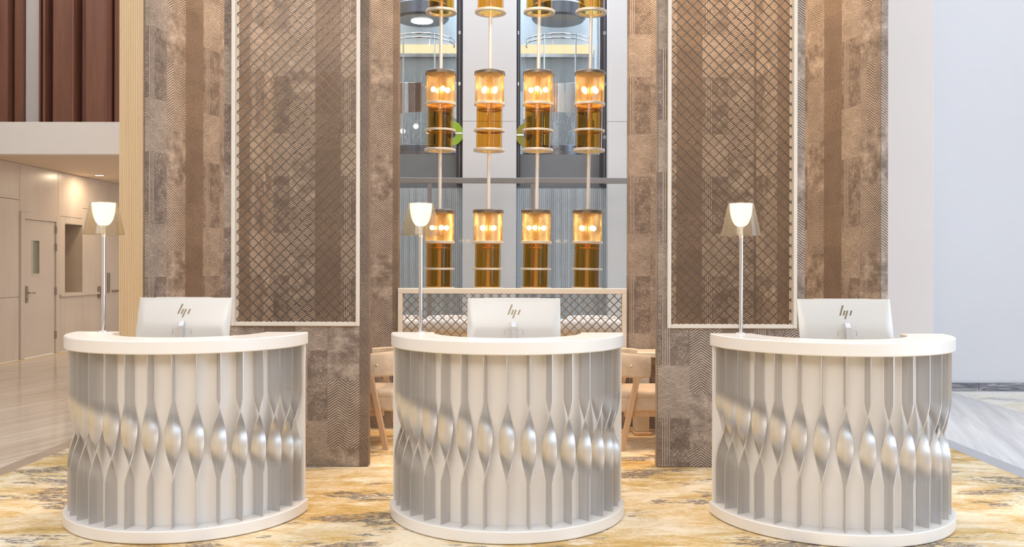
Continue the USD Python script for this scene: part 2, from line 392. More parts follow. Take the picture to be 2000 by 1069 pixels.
# patchwork wallpaper ------------------------------------------------
def wallpaper(name):
    g = G()
    uv = g.n('uvmap', 'UV', attribute='st')
    u = g.n('separate_xyz', 'x', vector=uv); v = g.more(u, 'y')
    CW, PV = 0.24, 0.925
    p = g.n('combine_xyz', 'vector', x=u, y=v, z=0.0)
    col = g.floor(g.div(u, CW)); fu = g.sub(u, g.mul(col, CW)); typ = g.fmod(col, 3.0)
    # herringbone: three stripes, zigzag lines
    tri = g.m('pingpong', g.add(fu, 0.005), CW / 2.75)
    hb = g.fract(g.div(g.sub(v, g.mul(tri, 0.66)), 0.0196))
    wob = g.noise(g.map(p, (60, 60, 1)), 1.0, 2)
    herring = g.smooth(g.add(g.m('absolute', g.sub(hb, 0.5)), g.mul(g.sub(wob, 0.5), 0.25)), 0.34, 0.20)
    herring = g.mul(herring, 0.85)
    # plaster
    pl = g.noise(p, 150, 4, 0.8, 0.4); plb = g.noise(p, 9, 3, 0.6)
    plaster = g.smooth(g.mixf(0.35, pl, plb), 0.36, 0.66)
    # seigaiha fans
    R, S, W = 0.094, 0.05, 0.188
    row = g.floor(g.div(v, S))
    def dist(k):
        j = g.add(row, float(k)); off = g.mul(g.fmod(j, 2.0), W / 2)
        x = g.sub(g.fmod(g.add(g.add(fu, 0.02), off), W), W / 2)
        y = g.sub(v, g.mul(j, S))
        return g.m('sqrt', g.add(g.mul(x, x), g.mul(y, y)))
    d1, d2, d3 = dist(-1), dist(0), dist(1)
    dd = g.mixf(g.lt(d1, R), g.mixf(g.lt(d2, R), d3, d2), d1)
    rings = g.fract(g.div(dd, 0.0088))
    seig = g.smooth(g.m('absolute', g.sub(rings, 0.5)), 0.36, 0.18)
    # linen with three raised stripes
    l1 = g.noise(g.map(p, (300, 40, 1)), 1.0, 3, 0.7); l2 = g.noise(g.map(p, (45, 280, 1)), 1.0, 3, 0.7)
    lin = g.smooth(g.add(g.mul(l1, 0.5), g.mul(l2, 0.5)), 0.42, 0.62)
    blot = g.smooth(g.noise(p, 11, 2), 0.38, 0.6)
    lin = g.mul(lin, g.mixf(blot, 0.35, 0.95))
    st = g.m('absolute', g.sub(g.fract(g.div(g.sub(fu, 0.028), 0.0165)), 0.5))
    instr = g.mul(g.gt(fu, 0.028), g.lt(fu, 0.094))
    lin = g.m('maximum', g.mul(lin, g.sub(1.0, g.mul(instr, 0.55))), g.mul(g.mul(instr, g.smooth(st, 0.30, 0.12)), 0.9))
    # houndstooth
    hx = g.m('sine', g.mul(fu, 2 * math.pi / 0.0185)); hy = g.m('sine', g.mul(g.add(v, g.mul(fu, 0.35)), 2 * math.pi / 0.021))
    hound = g.smooth(g.add(g.mul(hx, hy), g.mul(g.sub(wob, 0.5), 1.2)), -0.25, 0.35)
    # small florets
    rowf = g.floor(g.div(v, 0.035)); cy = g.sub(g.fmod(v, 0.035), 0.0175)
    cx = g.sub(g.fmod(g.add(fu, g.mul(g.fmod(rowf, 2.0), 0.02)), 0.04), 0.02)
    rr = g.m('sqrt', g.add(g.mul(cx, cx), g.mul(cy, cy))); an = g.m('arctan2', cy, cx)
    pet = g.m('sine', g.add(g.mul(rr, 620.0), g.mul(g.m('sine', g.mul(an, 6.0)), 1.2)))
    flor = g.mul(g.smooth(g.add(pet, g.mul(g.sub(wob, 0.5), 1.0)), -0.3, 0.8), 0.8)
    # vertical sequence
    vm = g.fmod(v, PV)
    A = g.mixf(g.lt(vm, 0.51), plaster, herring)
    vb = g.fmod(g.sub(v, 0.055), PV); B = g.mixf(g.lt(vb, 0.33), flor, hound)
    vc = g.fmod(g.sub(v, 0.204), PV); C = g.mixf(g.lt(vc, 0.53), seig, lin)
    val = g.mixf(g.lt(typ, 0.5), g.mixf(g.lt(typ, 1.5), C, B), A)
    wear = g.smooth(g.noise(p, 4.5, 4, 0.65), 0.3, 0.7)
    grit = g.noise(p, 260, 2, 0.6)
    val = g.mul(val, g.mixf(grit, 0.45, 1.25))
    worn = g.smooth(g.noise(g.map(p, (30, 55, 1)), 1.0, 4, 0.7), 0.30, 0.58)
    val = g.mul(val, g.mixf(worn, 0.62, 1.0))
    lo = g.mixc(wear, (0.112, 0.080, 0.064), (0.168, 0.122, 0.10))
    isB = g.m('compare', typ, 1.0, 0.4)
    hi0 = g.mixc(wear, (0.54, 0.45, 0.365), (0.70, 0.59, 0.49))
    hi = g.mixc(isB, hi0, (0.38, 0.285, 0.205))
    c = g.mixc(val, lo, hi)
    g.done(name, g.bsdf(base_color=c, roughness=0.6, specular_ior_level=0.25, normal=g.bump(val, 0.003, 0.35)))
wallpaper('patchwork_paper')

def paper_slab(name, poly, y_front, depth, u0, v0, label, cat_=None, top=None, parent=None):
    """upright slab in wallpaper: u measured from u0 along x, v from v0 along z"""
    m = flat(upright(poly, y_front, depth))
    V = m.vertices
    uv = np.stack([V[:, 0] + (V[:, 1] - y_front) - u0, V[:, 2] - v0 + 4 * 0.925], 1)
    uv[:, 0] += 12 * 0.72
    if parent is not None: return obj(name, m, 'patchwork_paper', parent, uv=uv)
    return struct(name, m, 'patchwork_paper', label, cat_ or 'wall', uv=uv)

def paper_plank(name, p0, p1, z0, z1, thick, u_at_p0, v0, label):
    """upright wall from p0 to p1 (xy); u runs from p0"""
    p0, p1 = np.array(p0, float), np.array(p1, float)
    L = np.linalg.norm(p1 - p0)
    m = flat(bx(0, L, 0, thick, z0, z1)); V = m.vertices
    uv = np.stack([V[:, 0] - V[:, 1] + u_at_p0 + 12 * 0.72, V[:, 2] - v0 + 4 * 0.925], 1)
    t = (p1 - p0) / L; T = np.eye(4)
    T[:3, 0] = (t[0], t[1], 0); T[:3, 1] = (-t[1], t[0], 0); T[:3, 3] = (p0[0], p0[1], 0)
    m.apply_transform(T)
    return struct(name, m, 'patchwork_paper', label, 'wall', uv=uv)

# ================================================================== SETTING
TOP = 6.6
# floor
struct('floor', bx(-3.66, 3.66, -6, 12.5, -0.06, 0.0), 'carpet_gold', 'cream and ochre carpet with torn dark brush marks under the desks', 'floor')
fl = struct_group('floor_marble', 'glossy veined marble floor in front of the door, warm light painted into its colour', 'floor')
obj('marble_slab', bx(-7.64, -3.80, -6, 20, -0.06, 0.0), 'marble_warm_lit', fl)
obj('border_strip', bx(-3.80, -3.66, -6, 20, -0.06, 0.001), 'marble_border_warm_lit', fl)
obj('wall_strip', bx(-7.86, -7.64, -6, 20, -0.06, 0.0), 'stone_yellow', fl)
fr = struct_group('floor_marble', 'pale veined marble floor right of the carpet, cool light painted into its colour', 'floor')
obj('marble_slab', bx(3.82, 5.30, -6, 12.5, -0.06, 0.0), 'marble_cool_lit', fr)
obj('border_strip', bx(3.66, 3.82, -6, 12.5, -0.06, 0.001), 'marble_border', fr)
struct('floor_carpet', bx(5.30, 10, -6, 12.5, -0.06, 0.0), 'carpet_pale', 'pale white and grey brushed carpet along the right wall', 'floor')
struct('floor_rear', bx(-3.66, 5, 12.5, 20, -0.06, 0.0), 'marble_cool_lit', 'plain floor behind the glass partition', 'floor')

# walls behind the viewer and at the sides
struct('wall_behind', bx(-9, 10, -6.2, -6, 0, TOP), 'plaster_beige', 'plain beige lobby wall opposite the desks', 'wall')
struct('wall_right', bx(10, 10.2, -6, 12.5, 0, TOP), 'plaster_cool_lit', 'white wall on the window side of the lobby', 'wall')

# left stone wall (parallel to the view), panels with open joints
WX = -7.85
wl = struct_group('wall_left', 'glossy beige stone panel wall with the service door', 'wall')
obj('backing', bx(WX - 0.75, WX - 0.55, -6, 20, 0, TOP), 'plaster_beige', wl)
def wd(px): return -WX * F / (1000 - px)
seams = [-6, -3, 0, 3, 6, 8, 10, 11.6, 13.0, wd(38)]
rows = [0.0, 1.0, 2.55, 3.13]
def stone(y0, y1, z0, z1):
    obj('stone_panel', rbox(WX - 0.04, WX, y0 + 0.003, y1 - 0.003, z0 + 0.003, z1 - 0.003, 0.003), 'stone_beige', wl)
for a, b in zip(seams[:-1], seams[1:]):
    for z0, z1 in zip(rows[:-1], rows[1:]): stone(a, b, z0, z1)
    if b <= 13.01: stone(a, b, 3.13, TOP)
D0, D1 = wd(38), wd(113)
N0, N1 = wd(127), wd(161)
stone(D0, D1, 2.36, 3.13)
NZ0, NZ1 = 1.02, 2.24
stone(D1, N0, 0, 2.36); stone(N0, N1, 0, NZ0); stone(N0, N1, NZ1, 2.36); stone(D1, N1, 2.36, 3.13)
S3 = wd(196)
stone(N1, S3, 0, 2.55); stone(N1, S3, 2.55, 3.13)
stone(S3, S3 + 1.1, 2.36, 3.13); stone(S3 + 1.1, 20, 0, 3.13)
# niche lining
nic = cat(bx(WX - 0.5, WX - 0.46, N0 - .04, N1 + .04, NZ0 - .04, NZ1 + .04), bx(WX - 0.46, WX - 0.001, N0 - .03, N0, NZ0 - .03, NZ1 + .03), bx(WX - 0.46, WX - 0.001, N1, N1 + .03, NZ0 - .03, NZ1 + .03),
          bx(WX - 0.46, WX - 0.001, N0, N1, NZ1, NZ1 + .03), bx(WX - 0.46, WX - 0.001, N0, N1, NZ0 - .03, NZ0))
obj('niche_lining', nic, 'niche_paint', wl)
# ledge under the niche
ld = thing('ledge', 'thin stone ledge with a metal end bracket under the wall niche', 'ledge', (WX, N0 - 0.2, 0.98))
obj('shelf', rbox(0.001, 0.045, 0, 1.45, -0.02, 0.02, 0.004), 'stone_beige', ld)
obj('end_bracket', rbox(0.001, 0.05, 1.45, 1.56, -0.09, 0.13, 0.004), 'hinge_metal', ld)
# door 1
dr = struct_group('door_1', 'beige laminate service door with a narrow vision panel', 'door')
fx = WX + 0.03
obj('door_frame', cat(rbox(WX - .05, fx, D0, D0 + .11, 0, 2.36), rbox(WX - .05, fx, D1 - .11, D1, 0, 2.36), rbox(WX - .05, fx, D0 + .11, D1 - .11, 2.25, 2.36)), 'door_laminate', dr)
l0, l1 = D0 + .115, D1 - .115
vy0, vy1 = l0 + .27, l0 + .47
leafpoly = sbox(l0, 0.006, l1, 2.245).difference(sbox(vy0, 1.37, vy1, 1.91))
leaf = extrude(leafpoly, 0.05); T = np.array([[0, 0, 1, WX - 0.045], [1, 0, 0, 0], [0, 1, 0, 0], [0, 0, 0, 1.0]]); leaf.apply_transform(T)
lf = obj('door_leaf', leaf, 'door_laminate', dr)
obj('vision_panel', bx(WX - .03, WX - .02, vy0 - .005, vy1 + .005, 1.365, 1.915), 'door_glass', lf)
obj('vision_trim', cat(bx(WX, WX + .012, vy0 - .02, vy0, 1.35, 1.93), bx(WX, WX + .012, vy1, vy1 + .02, 1.35, 1.93), bx(WX, WX + .012, vy0, vy1, 1.35, 1.37), bx(WX, WX + .012, vy0, vy1, 1.91, 1.93)), 'door_laminate', lf)
obj('lever_handle', cat(rbox(WX, WX + .02, l0 + .05, l0 + .12, 0.90, 1.17, .006), tube([(WX + .02, l0 + .085, 1.06), (WX + .06, l0 + .085, 1.06), (WX + .065, l0 + .14, 1.06), (WX + .065, l0 + .24, 1.055)], .012), cyl(WX + .02, l0 + .085, .94, .97, .02)), 'hinge_metal', lf, smooth=30)
for hz in (0.25, 1.0, 1.75, 2.05):
    obj('hinge', rbox(WX, WX + .035, l1 - .01, l1 + .025, hz, hz + .13, .004), 'hinge_metal', dr)
# door 2
d2 = struct_group('door_2', 'plain beige flush door next to the ribbed column', 'door')
obj('door_leaf', rbox(WX - .05, WX - .005, S3 + .02, S3 + 1.08, 0.006, 2.35), 'door_laminate', d2)
obj('lever_handle', cat(rbox(WX - .005, WX + .03, S3 + .30, S3 + .36, 0.98, 1.36, .006), rbox(WX - .005, WX + .02, S3 + .5, S3 + 1.08, .985, 1.02, .004)), 'hinge_metal', d2)

# end of the corridor, soffit, beam, walnut cladding above
struct('wall_corridor_end', bx(WX - .4, -3.7, 20, 20.2, 0, 3.2), 'stone_beige', 'beige stone wall at the far end of the side corridor', 'wall')
struct('ceiling_soffit', bx(WX - .6, -5.0, 13.35, 20.2, 3.13, 3.3), 'soffit_paint', 'warm white lowered ceiling over the side corridor', 'ceiling')
struct('beam', rbox(WX - 1.2, -5.05, 13.2, 13.36, 3.13, Z_(240, 13.2)), 'beam_white', 'white horizontal beam below the walnut cladding', 'beam')
cl = struct_group('wall_cladding', 'walnut cladding boards with dark grooves above the white beam', 'wall')
dW = 14.0; zc0 = 3.3
def board(px0, px1, m, front):
    obj('board' if m == 'walnut_panel' else 'panel', rbox(X_(px0, dW) + .002, X_(px1, dW) - .002, front, 14.6, zc0, TOP, .006), m, cl)
obj('groove_backing', bx(-13, -4.9, 14.6, 14.7, zc0, TOP), 'dark_void', cl)
board(-60, 13.5, 'walnut_panel', 14.0); board(18.5, 35, 'walnut_panel', 14.12); board(35.3, 74, 'plaster_pink', 14.2)
board(74.3, 78, 'walnut_panel', 14.0); board(82, 87, 'walnut_panel', 14.0); board(87, 98, 'walnut_panel', 14.25); board(98, 138, 'walnut_panel', 14.06); board(138.3, 143, 'walnut_panel', 14.0)
board(147, 161.5, 'walnut_panel', 14.2); board(162.5, 204, 'walnut_panel', 14.06); board(204.3, 206.5, 'walnut_panel', 14.0); board(211, 224, 'walnut_panel', 14.2); board(228, 250, 'walnut_panel', 14.3)
struct('wall_upper', bx(-13, -2.5, 14.75, 14.9, 3.3, TOP), 'plaster_beige', 'wall behind the walnut cladding', 'wall')
for i, (x, y) in enumerate([(-7.42, 16.27), (-5.9, 15.2), (-5.9, 17.4)]):
    d = thing('downlight', 'small round recessed downlight in the corridor soffit above the ledge' if i == 0 else 'recessed corridor downlight nearer the viewer, hidden behind the ribbed column' if i == 1 else 'recessed corridor downlight farther back, hidden behind the ribbed column', 'light', (x, y, 3.13))
    obj('trim_ring', lathe([(.075, -.006), (.105, -.006), (.105, .0), (.075, .0)], n=32), 'white_frame', d)
    obj('lens', cyl(0, 0, -.004, -.001, .074, n=32), 'downlight_glow', d)
    L = UsdLux.DiskLight.Define(stage, f'/World/downlight_lamp_{i}')
    L.CreateRadiusAttr(0.07); L.CreateIntensityAttr(300); L.CreateColorAttr(Gf.Vec3f(1, .80, .55))
    L.AddTranslateOp().Set(Gf.Vec3d(x, y, 3.118))

# ribbed column left of the alcove
co = struct_group('column', 'cream ribbed timber column beside the patchwork wall', 'column')
cx0, cx1 = X_(231, 10.5), X_(284, 10.5)
obj('core', bx(cx0, cx1 + .5, 10.53, 13.4, 0, TOP), 'maple_slats', co)
n_sl = 15; wS = (cx1 - cx0) / n_sl
obj('ribs', cat(*[rbox(cx0 + i * wS + .0004, cx0 + (i + 1) * wS - .0004, 10.515, 10.535, 0, TOP, .003) for i in range(n_sl)]), 'maple_slats', co, kind='stuff')

# alcove of patchwork paper
DB = 8.4
nl, nr = (-2.655, 6.64), (2.704, 6.64)
bl, br = (-2.215, DB), (2.264, DB)
Ls = math.hypot(bl[0] - nl[0], bl[1] - nl[1])
paper_plank('wall_alcove_left', nl, bl, 0, TOP, 0.06, -0.196, 0.69, 'angled patchwork paper wall left of the lattice panel')
paper_plank('wall_alcove_right', br, nr, 0, TOP, 0.06, 0.244 - Ls + 0.0, 0.69, 'angled patchwork paper wall right of the lattice panel')
OX0, OX1 = X_(777, DB), X_(1228, DB)
paper_slab('wall_back_left', sbox(bl[0], 0, OX0, TOP), DB, 0.15, -1.349, 0.685, 'patchwork paper wall left of the pendant opening')
paper_slab('wall_back_right', sbox(OX1, 0, br[0], TOP), DB, 0.15, 1.283, 0.685, 'patchwork paper wall right of the pendant opening')
paper_slab('wall_back_low', sbox(OX0, 0, OX1, 0.70), DB, 0.15, -1.349, 0.685, 'low patchwork paper wall under the lattice screen')

# right: pillar, wall, baseboard
struct('pillar', rbox(X_(1728, 9.6), X_(1824, 9.6), 9.6, 11.0, 0, TOP, .01), 'plaster_pink', 'pinkish white pillar right of the patchwork wall', 'pillar')
struct('wall_rear_right', bx(3.6, 10, 11.03, 11.2, 0, TOP), 'plaster_cool_lit', 'plain white wall at the right edge, cool light painted into its colour', 'wall')
bb = struct_group('baseboard_right', 'grey marble baseboard under the plain white wall', 'baseboard')
jx = X_(1912, 11.0)
for a, b in ((jx - 1.2, jx), (jx, jx + 1.6), (jx + 1.6, jx + 3.2)):
    obj('stone_strip', rbox(a + .001, b - .001, 11.0, 11.03, 0, .10, .003), 'baseboard_marble', bb)

# ================================================================== LATTICE PANELS
def lattice(parent, x0, x1, z0, z1, y, pitch, w, d, ox, oz, mat, name='lattice_bar', step=0.004):
    """diagonal bars clipped to the rectangle, both directions"""
    k = math.sqrt(0.5)
    for sgn in (1, -1):
        lo, hi = (z0 - x1, z1 - x0) if sgn > 0 else (z0 + x0, z1 + x1)
        c0 = oz - sgn * ox
        i0, i1 = math.ceil((lo - c0) / pitch), math.floor((hi - c0) / pitch)
        for i in range(i0, i1 + 1):
            c = c0 + i * pitch            # z = c + sgn * x
            xs = sorted([(z0 - c) / sgn, (z1 - c) / sgn])
            a, b = max(x0, xs[0]), min(x1, xs[1])
            if b - a < 0.012: continue
            a, b = a - .008, b + .008
            yy = y + (step if sgn > 0 else 0)
            obj(name, beam((a, yy, c + sgn * a), (b, yy, c + sgn * b), w, d), mat, parent)

def lattice_panel(label, px_l, px_r, fo_l, fo_r, y_bottom, u0, v0, dp=6.8):
    X0, X1 = X_(px_l, dp), X_(px_r, dp)
    f0, f1 = X_(fo_l, dp), X_(fo_r, dp)
    fz = Z_(y_bottom, dp); fw = 0.029; zt = 4.5; ztop = 4.35
    t = thing('room_divider', label, 'partition', ((X0 + X1) / 2, dp, 0))
    cx = (X0 + X1) / 2
    X0, X1, f0, f1 = X0 - cx, X1 - cx, f0 - cx, f1 - cx
    poly = sbox(X0, 0.004, X1, zt).difference(sbox(f0 + fw / 2, fz + fw / 2, f1 - fw / 2, ztop - fw / 2))
    m = flat(upright(poly, 0.0, 0.09)); V = m.vertices
    uv = np.stack([V[:, 0] + cx + V[:, 1] - u0 + 12 * .72, V[:, 2] - v0 + 4 * .925], 1)
    obj('board', m, 'patchwork_paper', t, uv=uv)
    fr_ = [rbox(f0, f0 + fw, -.018, .09, fz, ztop), rbox(f1 - fw, f1, -.018, .09, fz, ztop), rbox(f0 + fw, f1 - fw, -.018, .09, fz, fz + fw), rbox(f0 + fw, f1 - fw, -.018, .09, ztop - fw, ztop)]
    obj('frame', cat(*fr_), 'white_frame', t)
    lattice(t, f0 + fw, f1 - fw, fz + fw, ztop - fw, 0.035, 0.0823, 0.0062, 0.008, f0 + fw, fz + fw + 0.02, 'lattice_metal')
    obj('glass_pane', bx(f0 + fw, f1 - fw, 0.055, 0.061, fz + fw, ztop - fw), 'panel_glass', t)
    return t
lattice_panel('tall patchwork panel with framed metal lattice behind the left desk', 437, 720, 452, 703, 638, -1.385, 0.14)
lattice_panel('tall patchwork panel with framed metal lattice behind the right desk', 1284, 1572, 1303, 1556, 641, 1.338, 0.56)

# low lattice screen in the opening
sc = thing('lattice_screen', 'low white framed lattice screen behind the middle desk', 'screen', (0, DB, 0.70))
sx0, sx1 = OX0 + .004, X_(1223.5, DB); sz1 = Z_(563.5, DB) - .70; pw = X_(1009, DB)
obj('frame_rail', rbox(sx0, sx1, -.03, .05, sz1 - .05, sz1), 'white_frame', sc)
obj('frame_rail', rbox(sx0, sx1, -.03, .05, 0, .05), 'white_frame', sc)
obj('frame_post', rbox(sx0, sx0 + pw, -.03, .05, .05, sz1 - .05), 'white_frame', sc)
obj('frame_post', rbox(sx1 - pw, sx1, -.03, .05, .05, sz1 - .05), 'white_frame', sc)
lattice(sc, sx0 + pw, sx1 - pw, .05, sz1 - .05, 0.0, 0.0817, 0.0085, 0.009, sx0 + pw, sz1 - .07, 'screen_metal')

# ================================================================== RECEPTION DESKS
R = 0.715
def half(profile, n=64): return lathe(profile, 180, 360, n)
dk = thing('reception_desk', 'half round white reception desk with twisted silver fins at left', 'desk', (-1.976, 5.60, 0), group='reception desks')
def rect(r0, r1, z0, z1, b=.004): return [(r0 + b, z0), (r1 - b, z0), (r1, z0 + b), (r1, z1 - b), (r1 - b, z1), (r0 + b, z1), (r0, z1 - b), (r0, z0 + b)]
obj('worktop', half(rect(.452, R, 1.026, 1.10, .005)), 'white_top', dk, smooth=30)
obj('plinth', half(rect(.45, R + .004, 0.004, .072, .005)), 'white_top', dk, smooth=30)
obj('drum', half(rect(.565, .603, .072, 1.026, .001)), 'white_drum', dk, smooth=30)
for s in (-1, 1):
    obj('end_panel', rbox(min(s * .455, s * (R - .012)), max(s * .455, s * (R - .012)), -.036, -.004, .072, 1.026, .002), 'white_drum', dk)
obj('inner_counter', lathe([(0, .715), (.562, .715), (.562, .745), (0, .745)], 180, 360, 48), 'white_top', dk, smooth=30)
def fin(a):
    nz, wz, th, nu = 80, 0.084, 0.0056, 4
    rc = 0.651
    er = np.array([math.sin(a), -math.cos(a), 0.0])
    ez = np.concatenate([[0.072], np.linspace(0.31, 0.77, nz), [1.026]])
    us = np.linspace(-1, 1, nu + 1)
    sec = [(u, -1) for u in us] + [(u, 1) for u in us[::-1]]
    K = len(sec); V = []
    for z in ez:
        s = np.clip((0.765 - z) / 0.45, 0, 1); s = 0.65 * s + 0.35 * s * s * (3 - 2 * s)
        ph = -math.pi * s                       # clockwise from above, going down
        e = np.array([er[0] * math.cos(ph) - er[1] * math.sin(ph), er[0] * math.sin(ph) + er[1] * math.cos(ph), 0])
        nn = np.array([-e[1], e[0], 0]); c = er * rc + np.array([0, 0, z])
        V += [c + e * wz / 2 * i + nn * th / 2 * j for i, j in sec]
    Fc = []
    for k in range(len(ez) - 1):
        for q in range(K):
            a_, b_ = k * K + q, k * K + (q + 1) % K
            Fc += [(a_, b_, b_ + K), (a_, b_ + K, a_ + K)]
    return trimesh.Trimesh(np.array(V), np.array(Fc), process=False)
for i in range(-8, 9):
    obj('fin', fin(math.radians(10.6 * i)), 'satin_aluminium', dk, smooth=40)
DESKS = [(-1.976, 5.60), (-0.027, 5.61), (1.932, 5.56)]
dup(dk, 'half round white reception desk with twisted silver fins in the middle', (*DESKS[1], 0))
dup(dk, 'half round white reception desk with twisted silver fins at right', (*DESKS[2], 0))

# table lamps on the desks
lp = thing('table_lamp', 'slim chrome table lamp with smoked shade on the left desk', 'lamp', (DESKS[0][0] - .535, DESKS[0][1] - .035, 1.10), group='desk lamps')
obj('base', lathe([(0, 0), (.034, 0), (.034, .005), (.03, .008), (0, .008)], n=32), 'chrome', lp, smooth=30)
obj('pole', cyl(0, 0, .008, .585, .0125, n=24), 'chrome', lp, smooth=30)
obj('socket', lathe([(0, .585), (.014, .585), (.014, .60), (.012, .63), (.02, .66), (0, .66)], n=24), 'rod_satin', lp, smooth=30)
zS0, zS1 = .598, .797
obj('shade', lathe([(.121, zS0), (.0775, zS1), (.0755, zS1), (.119, zS0)], n=56), 'smoke_shade', lp, smooth=30)
obj('shade_rim', lathe([(.1215, zS0), (.1215, zS0 + .004), (.117, zS0 + .004), (.117, zS0)], n=56), 'smoke_shade', lp, smooth=30)
ts = np.linspace(0.06, math.pi / 2, 14)
prof = [(0.001, .652)] + [(.0685 * math.sin(t) ** .72, .652 + .142 * (1 - math.cos(t))) for t in ts] + [(.0645 * math.sin(t) ** .72, .656 + .138 * (1 - math.cos(t))) for t in ts[::-1]] + [(0.001, .656)]
obj('diffuser', lathe(prof, n=40), 'opal_glow', lp, smooth=30)
for i, w in ((1, 'middle'), (2, 'right')):
    dup(lp, f'slim chrome table lamp with smoked shade on the {w} desk', (DESKS[i][0] - .535, DESKS[i][1] - .035, 1.10))

# monitors
def T_(tilt, loc):
    c, s = math.cos(tilt), math.sin(tilt)
    return np.array([[1, 0, 0, loc[0]], [0, c, s, loc[1]], [0, -s, c, loc[2]], [0, 0, 0, 1.0]])
TL = math.radians(16)
MX = [(-1.968, 5.43), (0.012, 5.42), (1.990, 5.40)]
mo = thing('monitor', 'white computer monitor seen from behind on the left desk', 'monitor', (*MX[0], .745), group='desk monitors')
TM = T_(TL, (0, 0, .40))
def tm(m): m = m.copy(); m.apply_transform(TM); return m
W2, H2 = .279, .175
MP = [(W2, .0, H2), (W2, .0, -H2), (W2, -.010, H2), (W2, -.010, .02), (W2 - .02, -.018, H2 - .004), (W2 - .02, -.018, .01), (W2 - .05, -.023, H2 - .03), (W2 - .05, -.0255, .03), (W2 - .05, -.025, .0),
      (W2 - .05, -.0235, -.02), (W2 - .05, -.0205, -.04), (W2 - .05, -.016, -.06), (W2 - .05, -.010, -.08), (W2 - .05, -.003, -.10)]
shell = trimesh.convex.convex_hull(np.array([(sx * a, y, z) for sx in (-1, 1) for a, y, z in MP]))
obj('shell', tm(shell), 'monitor_shell', mo, smooth=22)
obj('screen', tm(bx(-W2 + .006, W2 - .006, .0005, .004, -H2 + .008, H2 - .006)), 'black_gloss', mo)
obj('top_strip', tm(rbox(-W2 + .1, W2 - .12, -.016, -.004, H2 - .006, H2 + .001, .0005)), 'monitor_shell', mo)
pt = [bx(-.056, .056, -.0238, -.015, -.0225, -.0215), bx(-.056, -.055, -.0236, -.012, -.05, -.0215), bx(.055, .056, -.0236, -.012, -.05, -.0215)]
obj('port_cover_seam', tm(cat(*pt)), 'seam_grey', mo)
def slash(x0, z0, x1, z1, w=.0085):
    return upright(Polygon([(x0 - w / 2, z0), (x0 + w / 2, z0), (x1 + w / 2, z1), (x1 - w / 2, z1)]), -.0255, .008)
sl = 0.36
def bar(xb, zb, zt): return slash(xb, zb, xb + (zt - zb) * sl, zt)
zb, zx = .070, .100
lg = cat(bar(-.034, zb, .132), bar(-.014, zb, zx), bar(.002 - .022 * sl, .048, zx), bar(.026, zb, zx))
obj('logo', tm(lg), 'logo_bronze', mo)
nk = trimesh.convex.convex_hull(np.array([(sx * .0145, y, z) for sx in (-1, 1) for y, z in ((-.065, .0), (-.10, .0), (-.03, .432), (-.052, .405), (-.012, .432), (.0, .30))]))
obj('stand_neck', nk, 'monitor_silver', mo)
obj('stand_base', rbox(-.12, .12, -.16, .06, 0, .009, .003), 'monitor_silver', mo)
dup(mo, 'white computer monitor seen from behind on the middle desk', (*MX[1], .745))
dup(mo, 'white computer monitor seen from behind on the right desk', (*MX[2], .745))

# ================================================================== PENDANT STRINGS
PD = 9.2
tops = [4.89, 3.486, 2.082]
def ring(r0, r1, z0, z1, b=.003, n=48): return lathe(rect(r0, r1, z0, z1, b), n=n)
def sleeve(r, z0, z1, turns, k, w):
    out = []
    for sg in (1, -1):
        for i in range(k):
            a0 = 2 * math.pi * i / k
            P = []; ns = 12
            for q in range(ns + 1):
                t = q / ns; a = a0 + sg * turns * 2 * math.pi * t
                P.append((r * math.cos(a), r * math.sin(a), z0 + (z1 - z0) * t))
            out.append(tube(P, w, 4))
    return cat(*out)
pn = thing('pendant_string', 'string of amber glass pendant lanterns on a rod, first from the left', 'pendant light', (X_(858, PD), PD, 1.70), roty=0.35, group='pendant lantern strings')
z_ = lambda z: z - 1.70
obj('rod', cyl(0, 0, z_(1.275), z_(6.4), .0178, n=20), 'rod_satin', pn, smooth=30)
for zt in tops:
    zt = z_(zt)
    L = obj('lantern', cat(lathe([(.128, zt - .79), (.132, zt - .79), (.132, zt - .335), (.128, zt - .335)], n=48)), 'amber_glass', pn, smooth=30)
    obj('cap', cat(lathe([(.02, zt - .02), (.15, zt - .02), (.157, zt - .034), (.157, zt - .006), (.15, zt), (.02, zt)], n=48)), 'lantern_cap', L, smooth=30)
    obj('mesh_sleeve', sleeve(.144, zt - .325, zt - .03, .326, 46, .0025), 'brass_mesh', L, kind='stuff')
    obj('collar', ring(.140, .157, zt - .345, zt - .318), 'lantern_ring', L, smooth=30)
    obj('reflector_ring', ring(.05, .128, zt - .395, zt - .385, .002), 'brass_mesh', L, smooth=30)
    obj('hoop', ring(.136, .157, zt - .612, zt - .590), 'lantern_ring', L, smooth=30)
    obj('foot_hoop', ring(.118, .160, zt - .812, zt - .785), 'lantern_ring', L, smooth=30)
    obj('core_tube', cyl(0, 0, zt - .385, zt - .04, .03, n=20), 'brass_mesh', L, smooth=30)
    for q in range(4):
        a = math.radians(20 + 90 * q)
        b = trimesh.creation.icosphere(2, .026); b.apply_translation((.075 * math.cos(a), .075 * math.sin(a), zt - .185))
        obj('bulb', b, 'bulb_glow', L, smooth=True)
for px, dx, ty, w in ((953, 0, .5, 'second'), (1047, 0, .65, 'third'), (1147, 0, .85, 'fourth')):
    dup(pn, f'string of amber glass pendant lanterns on a rod, {w} from the left', (X_(px, PD), PD, 1.70), roty=ty, rotz={'second': 31, 'third': 58, 'fourth': 12}[w])

